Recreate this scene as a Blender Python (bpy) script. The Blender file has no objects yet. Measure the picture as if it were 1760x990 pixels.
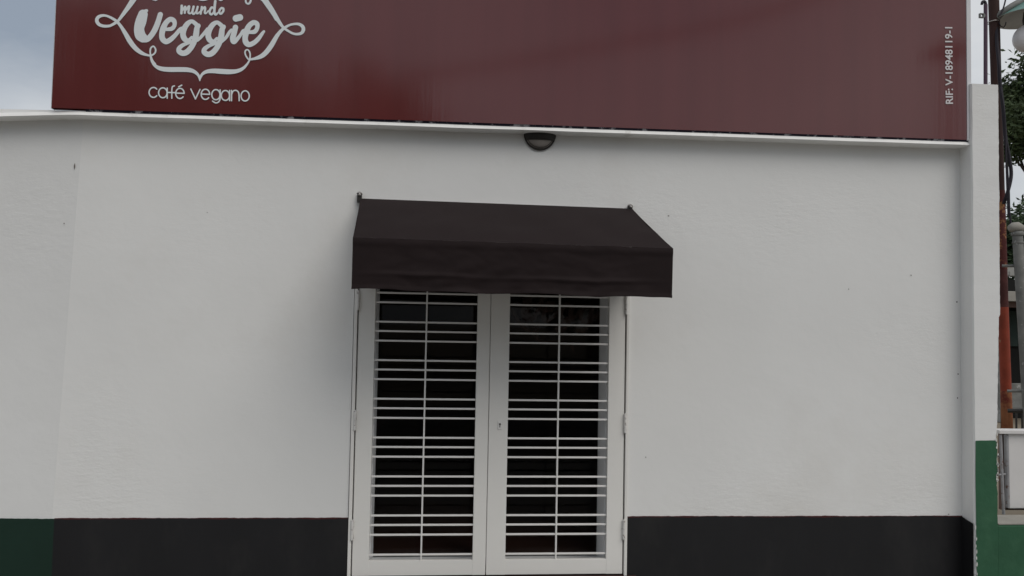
import bpy, bmesh, math, random
import numpy as np
from mathutils import Vector, Matrix, noise as mnoise

random.seed(7)
S = bpy.context.scene
COL = S.collection
R = math.radians

# ---------------------------------------------------------------- camera
F = 1400.0                                  # focal length in photo pixels (photo 1760 wide)
CAM = Vector((-0.3607, -5.3524, 1.6237))
CR = Vector((0.99556211, -0.09222819, 0.01870961))
CU = Vector((-0.02276711, -0.04314013, 0.99880959))
CF = Vector((0.09131127, 0.99480294, 0.04504845))
cam_data = bpy.data.cameras.new('camera')
cam = bpy.data.objects.new('camera', cam_data); COL.objects.link(cam)
cam_data.sensor_width = 36.0
cam_data.lens = F / 1760.0 * 36.0
cam_data.clip_start = 0.05
cam_data.clip_end = 3000
m = Matrix((CR, CU, -CF)).transposed().to_4x4()
m.translation = CAM
cam.matrix_world = m
S.camera = cam

# ---------------------------------------------------------------- world and sun
SUN_EL, SUN_AZ = R(50), R(146)              # azimuth clockwise from +Y (north = into the picture)
W = bpy.data.worlds.new('World'); S.world = W; W.use_nodes = True
nt = W.node_tree; N = nt.nodes; L = nt.links
bg = N['Background']; bg.inputs['Strength'].default_value = 0.1
sky = N.new('ShaderNodeTexSky'); sky.sky_type = 'NISHITA'; sky.sun_disc = False
sky.sun_elevation = SUN_EL; sky.sun_rotation = SUN_AZ
sky.air_density = 1.2; sky.dust_density = 2.0
tc = N.new('ShaderNodeTexCoord')
mp = N.new('ShaderNodeMapping'); mp.inputs['Location'].default_value = (5.066, -7.959, 0.290)
mp.inputs['Scale'].default_value = (1.0, 1.0, 2.2)
L.new(tc.outputs['Generated'], mp.inputs['Vector'])
nz = N.new('ShaderNodeTexNoise'); nz.inputs['Scale'].default_value = 1.6
nz.inputs['Detail'].default_value = 7; nz.inputs['Roughness'].default_value = 0.52
L.new(mp.outputs['Vector'], nz.inputs['Vector'])
cr = N.new('ShaderNodeValToRGB')
cr.color_ramp.elements[0].position = 0.36; cr.color_ramp.elements[0].color = (3.0, 3.45, 4.1, 1)
cr.color_ramp.elements[1].position = 0.62; cr.color_ramp.elements[1].color = (7.2, 7.3, 7.4, 1)
L.new(nz.outputs['Fac'], cr.inputs['Fac'])
mx = N.new('ShaderNodeMix'); mx.data_type = 'RGBA'; mx.inputs['Factor'].default_value = 0.86
L.new(sky.outputs['Color'], mx.inputs['A']); L.new(cr.outputs['Color'], mx.inputs['B'])
L.new(mx.outputs['Result'], bg.inputs['Color'])

sd = bpy.data.lights.new('sun', 'SUN'); sd.energy = 1.3; sd.angle = R(44); sd.color = (1.0, 0.96, 0.9)
sun = bpy.data.objects.new('sun', sd); COL.objects.link(sun)
sdir = Vector((math.cos(SUN_EL) * math.sin(SUN_AZ), math.cos(SUN_EL) * math.cos(SUN_AZ), math.sin(SUN_EL)))
sun.rotation_euler = sdir.to_track_quat('Z', 'Y').to_euler()
sun.location = sdir * 30

S.view_settings.view_transform = 'Standard'; S.view_settings.look = 'None'
S.view_settings.exposure = 0.0; S.view_settings.gamma = 1.0
S.render.engine = 'CYCLES'
S.cycles.max_bounces = 8
S.cycles.filter_width = 1.5

# ---------------------------------------------------------------- helpers
def at(px, py, Y=0.0):
    """point in the plane y=Y seen at photo pixel (px,py)"""
    d = CF * F + CR * (px - 880.0) - CU * (py - 495.0)
    t = (Y - CAM.y) / d.y
    return CAM + d * t

def mat(name, col, rough=0.7, spec=0.3, var=0.0, vscale=3.0, bump=0.0, bscale=40.0, col2=None, c2scale=1.5,
        c2lo=0.5, c2hi=0.7, metal=0.0, stretch=None, coat=0.0, bdist=0.01):
    M = bpy.data.materials.new(name); M.use_nodes = True
    t = M.node_tree; n = t.nodes; l = t.links
    b = n['Principled BSDF']
    b.inputs['Base Color'].default_value = (*col, 1); b.inputs['Roughness'].default_value = rough
    b.inputs['Specular IOR Level'].default_value = spec; b.inputs['Metallic'].default_value = metal
    if coat: b.inputs['Coat Weight'].default_value = coat; b.inputs['Coat Roughness'].default_value = 0.15
    geo = n.new('ShaderNodeNewGeometry')
    mpn = n.new('ShaderNodeMapping')
    if stretch: mpn.inputs['Scale'].default_value = stretch
    l.new(geo.outputs['Position'], mpn.inputs['Vector'])
    vec = mpn.outputs['Vector']
    src = None
    if var:
        nn = n.new('ShaderNodeTexNoise'); nn.inputs['Scale'].default_value = vscale; nn.inputs['Detail'].default_value = 8
        l.new(vec, nn.inputs['Vector'])
        mr = n.new('ShaderNodeMapRange'); mr.inputs['From Min'].default_value = 0.3; mr.inputs['From Max'].default_value = 0.7
        mr.inputs['To Min'].default_value = 1 - var; mr.inputs['To Max'].default_value = 1 + var
        l.new(nn.outputs['Fac'], mr.inputs['Value'])
        mm = n.new('ShaderNodeMix'); mm.data_type = 'RGBA'; mm.blend_type = 'MULTIPLY'; mm.inputs['Factor'].default_value = 1
        mm.inputs['A'].default_value = (*col, 1)
        l.new(mr.outputs['Result'], mm.inputs['B']); src = mm.outputs['Result']
    if col2:
        n2 = n.new('ShaderNodeTexNoise'); n2.inputs['Scale'].default_value = c2scale; n2.inputs['Detail'].default_value = 9
        n2.inputs['Roughness'].default_value = 0.65
        l.new(vec, n2.inputs['Vector'])
        mr2 = n.new('ShaderNodeMapRange'); mr2.inputs['From Min'].default_value = c2lo; mr2.inputs['From Max'].default_value = c2hi
        l.new(n2.outputs['Fac'], mr2.inputs['Value'])
        m2 = n.new('ShaderNodeMix'); m2.data_type = 'RGBA'
        l.new(mr2.outputs['Result'], m2.inputs['Factor'])
        if src: l.new(src, m2.inputs['A'])
        else: m2.inputs['A'].default_value = (*col, 1)
        m2.inputs['B'].default_value = (*col2, 1); src = m2.outputs['Result']
    if src: l.new(src, b.inputs['Base Color'])
    if bump:
        bn = n.new('ShaderNodeTexNoise'); bn.inputs['Scale'].default_value = bscale; bn.inputs['Detail'].default_value = 6
        l.new(vec, bn.inputs['Vector'])
        bp = n.new('ShaderNodeBump'); bp.inputs['Strength'].default_value = bump; bp.inputs['Distance'].default_value = bdist
        l.new(bn.outputs['Fac'], bp.inputs['Height']); l.new(bp.outputs['Normal'], b.inputs['Normal'])
    return M

WLOC = {}
def setp(o, label=None, cat=None, group=None, kind=None):
    for k, v in (('label', label), ('category', cat), ('group', group), ('kind', kind)):
        if v: o[k] = v
    return o

def thing(name, label, cat, loc, group=None):
    o = bpy.data.objects.new(name, None); COL.objects.link(o); o.location = Vector(loc)
    o.empty_display_size = 0.1
    WLOC[o.name] = Vector(loc)
    return setp(o, label, cat, group)

def link(name, me, parent, wloc):
    o = bpy.data.objects.new(name, me); COL.objects.link(o)
    o.location = Vector(wloc) - (WLOC[parent.name] if parent else Vector())
    o.parent = parent
    WLOC[o.name] = Vector(wloc)
    return o

class MB:
    """collects world-space faces and links them as one mesh object"""
    def __init__(s): s.v = []; s.f = []; s.sm = []
    def face(s, pts, smooth=False):
        i = len(s.v); s.v += [tuple(p) for p in pts]; s.f.append(tuple(range(i, i + len(pts)))); s.sm.append(smooth)
    def add(s, vs, fs, smooth=False):
        i = len(s.v); s.v += [tuple(p) for p in vs]
        s.f += [tuple(k + i for k in f) for f in fs]; s.sm += [smooth] * len(fs)
        return s
    def box(s, x0, x1, y0, y1, z0, z1):
        vs = [(x, y, z) for x in (x0, x1) for y in (y0, y1) for z in (z0, z1)]
        return s.add(vs, [(0, 1, 3, 2), (4, 6, 7, 5), (0, 4, 5, 1), (2, 3, 7, 6), (0, 2, 6, 4), (1, 5, 7, 3)])
    def bbox(s, x0, x1, y0, y1, z0, z1, b=0.003):
        """box with chamfered edges"""
        bm = bmesh.new(); bmesh.ops.create_cube(bm, size=1)
        for v in bm.verts:
            v.co = Vector(((x0 + x1) / 2 + v.co.x * (x1 - x0), (y0 + y1) / 2 + v.co.y * (y1 - y0), (z0 + z1) / 2 + v.co.z * (z1 - z0)))
        bmesh.ops.bevel(bm, geom=bm.edges[:], offset=b, segments=2, profile=0.6, affect='EDGES')
        bm.verts.index_update()
        s.add([v.co[:] for v in bm.verts], [[v.index for v in f.verts] for f in bm.faces]); bm.free()
        return s
    def tube(s, pts, rad, n=10, caps=True):
        pts = [Vector(p) for p in pts]
        rs = rad if isinstance(rad, (list, tuple)) else [rad] * len(pts)
        rings = []
        up = None
        for i, p in enumerate(pts):
            t = (pts[min(i + 1, len(pts) - 1)] - pts[max(i - 1, 0)]).normalized()
            if up is None: up = t.orthogonal().normalized()
            else: up = (up - t * up.dot(t)).normalized()
            bb = t.cross(up)
            rings.append([p + (up * math.cos(a) + bb * math.sin(a)) * rs[i] for a in [2 * math.pi * k / n for k in range(n)]])
        vs = [q for r in rings for q in r]; fs = []
        for i in range(len(pts) - 1):
            for k in range(n):
                fs.append((i * n + k, i * n + (k + 1) % n, (i + 1) * n + (k + 1) % n, (i + 1) * n + k))
        s.add(vs, fs, True)
        if caps:
            s.face(list(reversed(rings[0]))); s.face(rings[-1])
        return s
    def lathe(s, prof, c, n=24, axis=None):
        """prof = [(r,h)], revolved about axis through c"""
        ax = Vector(axis or (0, 0, 1)).normalized(); e1 = ax.orthogonal().normalized(); e2 = ax.cross(e1); c = Vector(c)
        vs = []; fs = []
        for r, h in prof:
            for k in range(n):
                a = 2 * math.pi * k / n
                vs.append(c + ax * h + (e1 * math.cos(a) + e2 * math.sin(a)) * r)
        for i in range(len(prof) - 1):
            for k in range(n):
                fs.append((i * n + k, i * n + (k + 1) % n, (i + 1) * n + (k + 1) % n, (i + 1) * n + k))
        return s.add(vs, fs, True)
    def build(s, name, M, parent=None, weld=False):
        vs = np.array(s.v, dtype=float); c = (vs.min(0) + vs.max(0)) / 2
        if parent is None: c[2] = vs[:, 2].min()
        me = bpy.data.meshes.new(name); me.from_pydata((vs - c).tolist(), [], s.f)
        me.polygons.foreach_set('use_smooth', s.sm)
        if weld:
            bm = bmesh.new(); bm.from_mesh(me); bmesh.ops.remove_doubles(bm, verts=bm.verts, dist=1e-5)
            bmesh.ops.recalc_face_normals(bm, faces=bm.faces); bm.to_mesh(me); bm.free()
        else:
            bm = bmesh.new(); bm.from_mesh(me); bmesh.ops.recalc_face_normals(bm, faces=bm.faces); bm.to_mesh(me); bm.free()
        me.materials.append(M); me.update()
        return link(name, me, parent, c)

def copy_at(o, parent, wloc):
    c = o.copy(); COL.objects.link(c); c.parent = parent
    c.location = Vector(wloc) - WLOC[parent.name]; WLOC[c.name] = Vector(wloc)
    return c

# ---------------------------------------------------------------- materials
M_PLASTER = mat('white_wall_paint', (0.785, 0.782, 0.766), 0.75, 0.25, 0.03, 0.9, 0.22, 7.0, col2=(0.73, 0.715, 0.685), c2scale=0.8, c2lo=0.52, c2hi=0.8, bdist=0.012)
M_PLASTER2 = mat('greyer_wall_paint', (0.76, 0.758, 0.745), 0.75, 0.25, 0.03, 0.9, 0.25, 8.0, bdist=0.012)
M_TRIM = mat('white_trim_paint', (0.83, 0.82, 0.795), 0.6, 0.3, 0.05, 5, 0.2, 30, col2=(0.52, 0.5, 0.46), c2scale=6, c2lo=0.6, c2hi=0.8)
M_BLACK = mat('black_band_paint', (0.0118, 0.0116, 0.013), 0.6, 0.3, 0.14, 2.0, 0.3, 9, col2=(0.021, 0.020, 0.020), c2scale=3.0, c2lo=0.5, c2hi=0.75, stretch=(1, 1, 0.5))
M_DGREEN = mat('dark_green_band_paint', (0.007, 0.027, 0.0175), 0.6, 0.3, 0.15, 2.0, 0.3, 9)
M_OLDRED = mat('old_red_band_paint', (0.075, 0.022, 0.022), 0.7, 0.2)
M_SILL = mat('worn_sill_paint', (0.055, 0.026, 0.024), 0.7, 0.2, 0.2, 9)
M_GREEN = mat('green_wall_paint', (0.030, 0.101, 0.053), 0.65, 0.25, 0.12, 3.0, 0.5, 14, col2=(0.046, 0.13, 0.07), c2scale=5, c2lo=0.5, c2hi=0.75)
M_SIGN = mat('maroon_vinyl', (0.125, 0.029, 0.0285), 0.11, 0.68, 0.06, 1.2, 0.035, 5.0, stretch=(6, 1, 0.25), bdist=0.01)
M_LETTER = mat('white_vinyl', (0.755, 0.79, 0.80), 0.45, 0.3)
M_RIF = mat('small_white_vinyl', (0.70, 0.67, 0.67), 0.4, 0.3)
M_SIGNFRAME = mat('sign_frame_metal', (0.66, 0.66, 0.68), 0.5, 0.4, 0.06, 4)
M_GAP = mat('sign_gap_shade', (0.02, 0.018, 0.03), 0.8, 0.1, col2=(0.35, 0.34, 0.36), c2scale=14, c2lo=0.55, c2hi=0.62)  # shade of the gap under the sign put into the colour, with pale patches
M_CLOTH = mat('black_awning_cloth', (0.0158, 0.0095, 0.0098), 0.8, 0.2, 0.1, 4, 0.25, 260, bdist=0.002)
M_STEEL = mat('galvanised_bolt', (0.45, 0.42, 0.4), 0.4, 0.5, metal=0.7)
M_DARKMETAL = mat('dark_metal', (0.03, 0.027, 0.025), 0.5, 0.4)
M_DOOR = mat('white_door_enamel', (0.80, 0.785, 0.75), 0.42, 0.4, 0.025, 2.0, 0.06, 12)
M_REVEAL = mat('white_reveal_paint', (0.86, 0.86, 0.86), 0.6, 0.3, 0.03, 3, 0.1, 20)
M_BAR = mat('white_bar_enamel', (0.80, 0.785, 0.76), 0.4, 0.4, 0.04, 8)
M_HINGE = mat('painted_hinge', (0.68, 0.665, 0.64), 0.5, 0.4, 0.1, 30, col2=(0.2, 0.17, 0.15), c2scale=45, c2lo=0.55, c2hi=0.65)
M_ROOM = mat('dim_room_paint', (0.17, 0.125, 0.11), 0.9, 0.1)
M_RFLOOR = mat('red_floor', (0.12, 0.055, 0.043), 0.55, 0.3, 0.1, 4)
M_GHOST = mat('window_vinyl', (0.095, 0.056, 0.048), 0.8, 0.1)
M_LAMPLENS = mat('dusty_lens', (0.30, 0.27, 0.245), 0.45, 0.4, 0.1, 20)
M_BRONZE = mat('bronze_lamp_housing', (0.024, 0.02, 0.018), 0.45, 0.4)
M_WOOD = mat('painted_pole_brown', (0.05, 0.027, 0.024), 0.75, 0.2, 0.3, 4, 0.4, 30, stretch=(1, 1, 0.2))
M_FLAKEPOLE = mat('flaked_pole_paint', (0.085, 0.022, 0.02), 0.7, 0.2, 0.3, 5, 0.4, 30, col2=(0.34, 0.17, 0.07), c2scale=5, c2lo=0.52, c2hi=0.58)
M_OLDPOLE = mat('dark_red_pole_paint', (0.075, 0.026, 0.024), 0.7, 0.2, 0.3, 5, 0.4, 30, col2=(0.3, 0.16, 0.08), c2scale=6, c2lo=0.66, c2hi=0.7)
M_REDPOLE = mat('painted_pole_red', (0.24, 0.042, 0.02), 0.65, 0.3, 0.25, 5, 0.3, 30, col2=(0.34, 0.2, 0.12), c2scale=9, c2lo=0.64, c2hi=0.72)
M_ORANGE = mat('painted_pole_orange', (0.30, 0.12, 0.055), 0.7, 0.3, 0.2, 6, 0.3, 30, col2=(0.16, 0.03, 0.02), c2scale=5, c2lo=0.5, c2hi=0.62)
M_PIPE = mat('purple_pipe_paint', (0.085, 0.05, 0.075), 0.6, 0.3, 0.15, 6)
M_CABLE = mat('cable_sheath', (0.018, 0.015, 0.022), 0.6, 0.3)
M_GALV = mat('weathered_galvanised', (0.17, 0.17, 0.16), 0.6, 0.4, 0.25, 5, 0.3, 25, col2=(0.38, 0.38, 0.36), c2scale=9, c2lo=0.6, c2hi=0.68)
M_TEAL = mat('teal_enamel', (0.10, 0.22, 0.19), 0.45, 0.4, 0.1, 6)
M_SHADEIN = mat('pale_enamel', (0.5, 0.5, 0.49), 0.5, 0.3, 0.08, 5)
M_GLOBE = mat('opal_globe', (0.78, 0.76, 0.77), 0.35, 0.4, 0.05, 6)
M_BARK = mat('bark', (0.06, 0.048, 0.038), 0.9, 0.1, 0.3, 8, 0.8, 20)
M_LEAF = mat('leaf', (0.062, 0.09, 0.036), 0.6, 0.3, 0.45, 1.2)
M_LEAF2 = mat('dark_leaf', (0.045, 0.072, 0.033), 0.6, 0.3, 0.45, 1.2)
M_BOARD = mat('white_board_paint', (0.66, 0.645, 0.635), 0.55, 0.3, 0.05, 3, 0.15, 20, col2=(0.4, 0.33, 0.28), c2scale=5, c2lo=0.66, c2hi=0.78)
M_RUST = mat('rusty_grey_metal', (0.30, 0.30, 0.31), 0.6, 0.3, 0.15, 10, col2=(0.12, 0.055, 0.035), c2scale=12, c2lo=0.58, c2hi=0.66)
M_BROWN = mat('brown_board', (0.15, 0.10, 0.085), 0.8, 0.2, 0.2, 9)
M_CONC = mat('bare_concrete', (0.30, 0.285, 0.255), 0.85, 0.2, 0.12, 3, 0.4, 20)
M_PALE = mat('pale_house_paint', (0.34, 0.34, 0.32), 0.85, 0.2, 0.2, 3, 0.3, 20, col2=(0.08, 0.08, 0.08), c2scale=6, c2lo=0.56, c2hi=0.64)
M_DOORGREEN = mat('dark_green_shutter', (0.03, 0.045, 0.04), 0.7, 0.2, 0.2, 3)
M_SHADEDARK = mat('painted_porch_shade', (0.02, 0.02, 0.019), 0.9, 0.1)  # near-black colour stands in for the shade inside the old house
M_CHIP = mat('bare_plaster_chip', (0.16, 0.145, 0.13), 0.9, 0.1)
M_FLAKE = mat('flaked_undercoat', (0.62, 0.63, 0.6), 0.8, 0.2)

for PM in (M_PLASTER, M_PLASTER2):
    t = PM.node_tree; n = t.nodes; l = t.links
    b1 = [q for q in n if q.type == 'BUMP'][0]; geo = [q for q in n if q.type == 'NEW_GEOMETRY'][0]
    mq = n.new('ShaderNodeMapping'); mq.inputs['Scale'].default_value = (1, 1, 2.6); mq.inputs['Rotation'].default_value = (0, 0.25, 0)
    l.new(geo.outputs['Position'], mq.inputs['Vector'])
    n3 = n.new('ShaderNodeTexNoise'); n3.inputs['Scale'].default_value = 16; n3.inputs['Detail'].default_value = 10; n3.inputs['Roughness'].default_value = 0.7
    l.new(mq.outputs['Vector'], n3.inputs['Vector'])
    n4 = n.new('ShaderNodeTexNoise'); n4.inputs['Scale'].default_value = 1.1; n4.inputs['Detail'].default_value = 3
    l.new(geo.outputs['Position'], n4.inputs['Vector'])
    mr = n.new('ShaderNodeMapRange'); mr.inputs['From Min'].default_value = 0.48; mr.inputs['From Max'].default_value = 0.68; mr.inputs['To Min'].default_value = 0.04; mr.inputs['To Max'].default_value = 0.5
    l.new(n4.outputs['Fac'], mr.inputs['Value'])
    b2 = n.new('ShaderNodeBump'); b2.inputs['Distance'].default_value = 0.006
    l.new(mr.outputs['Result'], b2.inputs['Strength']); l.new(n3.outputs['Fac'], b2.inputs['Height']); l.new(b1.outputs['Normal'], b2.inputs['Normal'])
    l.new(b2.outputs['Normal'], n['Principled BSDF'].inputs['Normal'])

# glass: clear sheet with a Fresnel reflection
MG = bpy.data.materials.new('clear_glass'); MG.use_nodes = True
t = MG.node_tree; t.nodes.remove(t.nodes['Principled BSDF'])
fr = t.nodes.new('ShaderNodeFresnel'); fr.inputs['IOR'].default_value = 1.26
tr = t.nodes.new('ShaderNodeBsdfTransparent'); tr.inputs['Color'].default_value = (0.72, 0.75, 0.74, 1)
gl = t.nodes.new('ShaderNodeBsdfGlossy'); gl.inputs['Roughness'].default_value = 0.03
ms = t.nodes.new('ShaderNodeMixShader')
t.links.new(fr.outputs[0], ms.inputs[0]); t.links.new(tr.outputs[0], ms.inputs[1]); t.links.new(gl.outputs[0], ms.inputs[2])
t.links.new(ms.outputs[0], t.nodes['Material Output'].inputs['Surface'])

# ---------------------------------------------------------------- ground
PZ = -0.07
M_PAVE = mat('worn_concrete_pavement', (0.30, 0.29, 0.27), 0.85, 0.2, 0.12, 2, 0.4, 25, col2=(0.2, 0.19, 0.18), c2scale=2)
M_ASPH = mat('asphalt', (0.06, 0.06, 0.06), 0.85, 0.2, 0.2, 6, 0.5, 60)
M_EARTH = mat('dry_earth', (0.20, 0.17, 0.13), 0.95, 0.1, 0.2, 0.5, 0.3, 8)
g = MB(); g.face([(-900, -900, -0.26), (900, -900, -0.26), (900, 900, -0.26), (-900, 900, -0.26)])
setp(g.build('ground', M_EARTH), kind='structure')
g = MB(); g.box(-60, 60, -4.2, 0.33, -0.25, PZ)
setp(g.build('pavement', M_PAVE), kind='structure')
g = MB(); g.bbox(-60, 60, -4.36, -4.2, -0.25, PZ + 0.003, 0.015)
setp(g.build('kerb', M_CONC), kind='structure')
g = MB(); g.face([(-300, -12.5, -0.215), (300, -12.5, -0.215), (300, -4.36, -0.215), (-300, -4.36, -0.215)])
setp(g.build('road', M_ASPH), kind='structure')

# ---------------------------------------------------------------- the café building
B = thing('cafe_building', 'white plastered café building with black painted base band and concrete roof ledge', 'building', (0, 0, PZ))
DX0, DX1 = at(603.5, 988).x + 0.0, at(1069.5, 988).x          # leaf outer edges at the foot
DTOP = 2.13
OX0, OX1 = DX0 - 0.03, DX1 + 0.03                             # masonry opening
WT = 0.30                                                     # wall thickness
WL, WR, RT = -2.655, 3.45, 2.93                               # wall ends and ceiling height
def relief(x, z):
    return 0.004 * mnoise.noise((x * 0.9, z * 0.9, 3.1)) + 0.0016 * mnoise.noise((x * 3.2, z * 3.2, 8.7))
def wall_grid(mb, x0, x1, z0, z1, step=0.07, xl=None, yb=None):
    nx = max(1, int((x1 - x0) / step)); nz_ = max(1, int((z1 - z0) / step))
    vs = []; fs = []
    for j in range(nz_ + 1):
        z = z0 + (z1 - z0) * j / nz_
        a = xl(z) if xl else x0
        for i in range(nx + 1):
            x = a + (x1 - a) * i / nx
            vs.append((x, -relief(x, z) + (yb(x) if yb else 0), z))
    for j in range(nz_):
        for i in range(nx):
            k = j * (nx + 1) + i
            fs.append((k, k + 1, k + nx + 2, k + nx + 1))
    mb.add(vs, fs, True)
SEAMX = lambda z: -2.708 + (z - 0.374) * 0.034                # slanted plaster seam at the left
w = MB()
wall_grid(w, WL, OX0, PZ - 0.15, RT, xl=SEAMX)
wall_grid(w, OX1, WR, PZ - 0.15, RT)
wall_grid(w, OX0, OX1, DTOP + 0.04, RT)
w.face([(OX0, 0, PZ - 0.15), (OX0, WT, PZ - 0.15), (OX0, WT, DTOP + 0.04), (OX0, 0, DTOP + 0.04)])
w.face([(OX1, 0, PZ - 0.15), (OX1, WT, PZ - 0.15), (OX1, WT, DTOP + 0.04), (OX1, 0, DTOP + 0.04)])
w.face([(OX0, 0, DTOP + 0.04), (OX1, 0, DTOP + 0.04), (OX1, WT, DTOP + 0.04), (OX0, WT, DTOP + 0.04)])
w.build('wall', M_PLASTER, B)
w = MB()                                                       # left stretch of wall, turned slightly back
def back(x): return max(0.0, (-2.72 - x)) * 0.075
vs = []; fs = []
nzr = 44
for j in range(nzr + 1):
    z = PZ - 0.15 + (RT - PZ + 0.15) * j / nzr
    for i in range(25):
        x = -4.3 + (SEAMX(z) + 4.3) * i / 24
        vs.append((x, max(0.0, SEAMX(z) - x) * 0.075 - relief(x, z), z))
for j in range(nzr):
    for i in range(24):
        k = j * 25 + i; fs.append((k, k + 1, k + 26, k + 25))
w.add(vs, fs, True)
w.face([(-4.3, back(-4.3), PZ - 0.15), (-4.3, 6, PZ - 0.15), (-4.3, 6, RT), (-4.3, back(-4.3), RT)])
w.build('wall', M_PLASTER2, B)
w = MB()
w.face([(WR - 0.02, 0.1, PZ - 0.15), (WR - 0.02, 6, PZ - 0.15), (WR - 0.02, 6, RT), (WR - 0.02, 0.1, RT)])
w.face([(-4.3, 6, PZ - 0.15), (WR - 0.02, 6, PZ - 0.15), (WR - 0.02, 6, RT), (-4.3, 6, RT)])
w.build('wall', M_PLASTER, B)
# roof slab with a thin projecting ledge, running slightly out of level
w = MB()
def ledge_top(x):
    z = 2.924 + (x - 0.3) * 0.0068
    if x < -2.63: z -= 0.03 + 0.02 * min(1, (-2.63 - x) / 0.5) - 0.03
    return z
def ledge_y(x): return -0.112 + (max(0, (-2.63 - x)) * 0.07 if x < -2.63 else 0)
xs = [-4.35 + i * 0.06 for i in range(int((3.262 + 4.35) / 0.06) + 1)] + [3.262]
prev = None; vs = []; fs = []
for x in xs:
    j = 0.0025 * mnoise.noise((x * 4, 1.3, 0)) + 0.0012 * mnoise.noise((x * 17, 4.3, 0))
    t_ = ledge_top(x); y = ledge_y(x) + j
    th = 0.031 + 0.002 * mnoise.noise((x * 2.3, 9, 1))
    vs += [(x, 6.1, t_), (x, y + 0.020, t_), (x, y + 0.016, t_ - 0.004), (x, y, t_ - th + 0.004), (x, y + 0.005, t_ - th), (x, 0.12, t_ - th - 0.0), (x, 6.1, t_ - th)]
for i in range(len(xs) - 1):
    for k in range(6):
        a = i * 7 + k; fs.append((a, a + 1, a + 8, a + 7))
w.add(vs, fs)
n_ = len(vs)
w.f.append(tuple(range(0, 7))); w.sm.append(False); w.f.append(tuple(range(n_ - 7, n_))); w.sm.append(False)
w.build('roof_ledge', M_TRIM, B)

# painted base bands, ragged along the top
def band(name, M, x0, x1, zt0, zt1, y, rag=0.003, step=0.012, zb=PZ - 0.14, yf=None, label=None):
    mb = MB(); n = max(2, int((x1 - x0) / step)); vs = []; fs = []; vt = []
    for i in range(n + 1):
        x = x0 + (x1 - x0) * i / n
        zt = zt0 + (zt1 - zt0) * i / n + rag * mnoise.noise((x * 9, zt0 * 7, y * 400)) + rag * 0.7 * mnoise.noise((x * 37, zt0 * 3, y * 300))
        for k in range(7):
            z = zb + (zt - zb) * k / 6
            vs.append((x, (yf(x) if yf else 0) - relief(x, z) - y, z))
        vt += [vs[-1], (x, (yf(x) if yf else 0) + 0.012, zt)]
    for i in range(n):
        for k in range(6):
            a = i * 7 + k; fs.append((a, a + 1, a + 8, a + 7))
    mb.add(vs, fs, True)
    mb.add(vt, [(2 * i, 2 * i + 1, 2 * i + 3, 2 * i + 2) for i in range(n)])
    o = mb.build(name, M, B)
    if label: o['label'] = label
FX0, FX1 = at(598, 940).x, at(1077, 940).x
GX = at(92, 930).x
band('painted_band', M_OLDRED, GX, FX0 - 0.001, 0.372, 0.3695, 0.0035, 0.003, label='old dark red paint line along the base')
band('painted_band', M_BLACK, GX - 0.001, FX0 - 0.002, 0.366, 0.363, 0.006, 0.0055)
band('painted_band', M_DGREEN, -4.29, GX, 0.358, 0.367, 0.006, 0.003, yf=back, label='dark green end of the base band')
band('painted_band', M_OLDRED, FX1 + 0.001, 3.27, 0.3735, 0.3705, 0.0035, 0.003, label='old dark red paint line along the base')
band('painted_band', M_BLACK, FX1 + 0.002, 3.27, 0.368, 0.366, 0.006, 0.0055)

# small chips and marks in the plaster
def chip(px, py, rx, rz, M=M_CHIP):
    c = at(px, py, -0.004); mb = MB(); n = 9
    ring = []
    for k in range(n):
        a = 2 * math.pi * k / n; q = random.uniform(0.7, 1.2)
        ring.append((c.x + rx * q * math.cos(a), -relief(c.x, c.z) - 0.002, c.z + rz * q * math.sin(a)))
    mb.face(ring)
    mb.build('plaster_chip', M, B)
for a in [(128, 286, 0.005, 0.022), (1566, 473, 0.004, 0.005), (1645, 519, 0.006, 0.006), (1647, 643, 0.005, 0.006), (1646, 684, 0.004, 0.007), (110, 384, 0.004, 0.004),
          (356, 365, 0.003, 0.003), (1459, 497, 0.003, 0.004), (1149, 371, 0.006, 0.004), (1631, 884, 0.007, 0.003), (1110, 786, 0.003, 0.004), (1080, 611, 0.004, 0.004)]:
    chip(*a)

# room behind the glass
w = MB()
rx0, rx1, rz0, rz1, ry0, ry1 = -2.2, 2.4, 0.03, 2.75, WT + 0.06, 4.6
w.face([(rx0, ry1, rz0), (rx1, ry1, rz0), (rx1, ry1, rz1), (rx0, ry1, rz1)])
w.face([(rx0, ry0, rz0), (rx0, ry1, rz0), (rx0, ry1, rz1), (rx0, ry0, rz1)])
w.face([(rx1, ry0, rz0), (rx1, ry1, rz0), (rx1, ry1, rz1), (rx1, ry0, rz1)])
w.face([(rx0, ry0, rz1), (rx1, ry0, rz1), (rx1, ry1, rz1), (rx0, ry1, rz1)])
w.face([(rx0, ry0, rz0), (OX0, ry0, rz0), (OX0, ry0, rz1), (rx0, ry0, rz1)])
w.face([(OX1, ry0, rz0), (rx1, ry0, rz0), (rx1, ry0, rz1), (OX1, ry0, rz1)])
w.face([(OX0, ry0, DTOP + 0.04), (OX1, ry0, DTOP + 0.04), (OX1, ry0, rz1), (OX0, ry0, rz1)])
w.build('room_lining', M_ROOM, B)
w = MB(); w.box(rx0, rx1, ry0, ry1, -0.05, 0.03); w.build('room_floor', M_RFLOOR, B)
w = MB(); w.bbox(OX0 - 0.06, OX1 + 0.06, -0.05, 0.06, PZ - 0.06, -0.009, 0.006); w.build('threshold', M_SILL, B)

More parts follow.
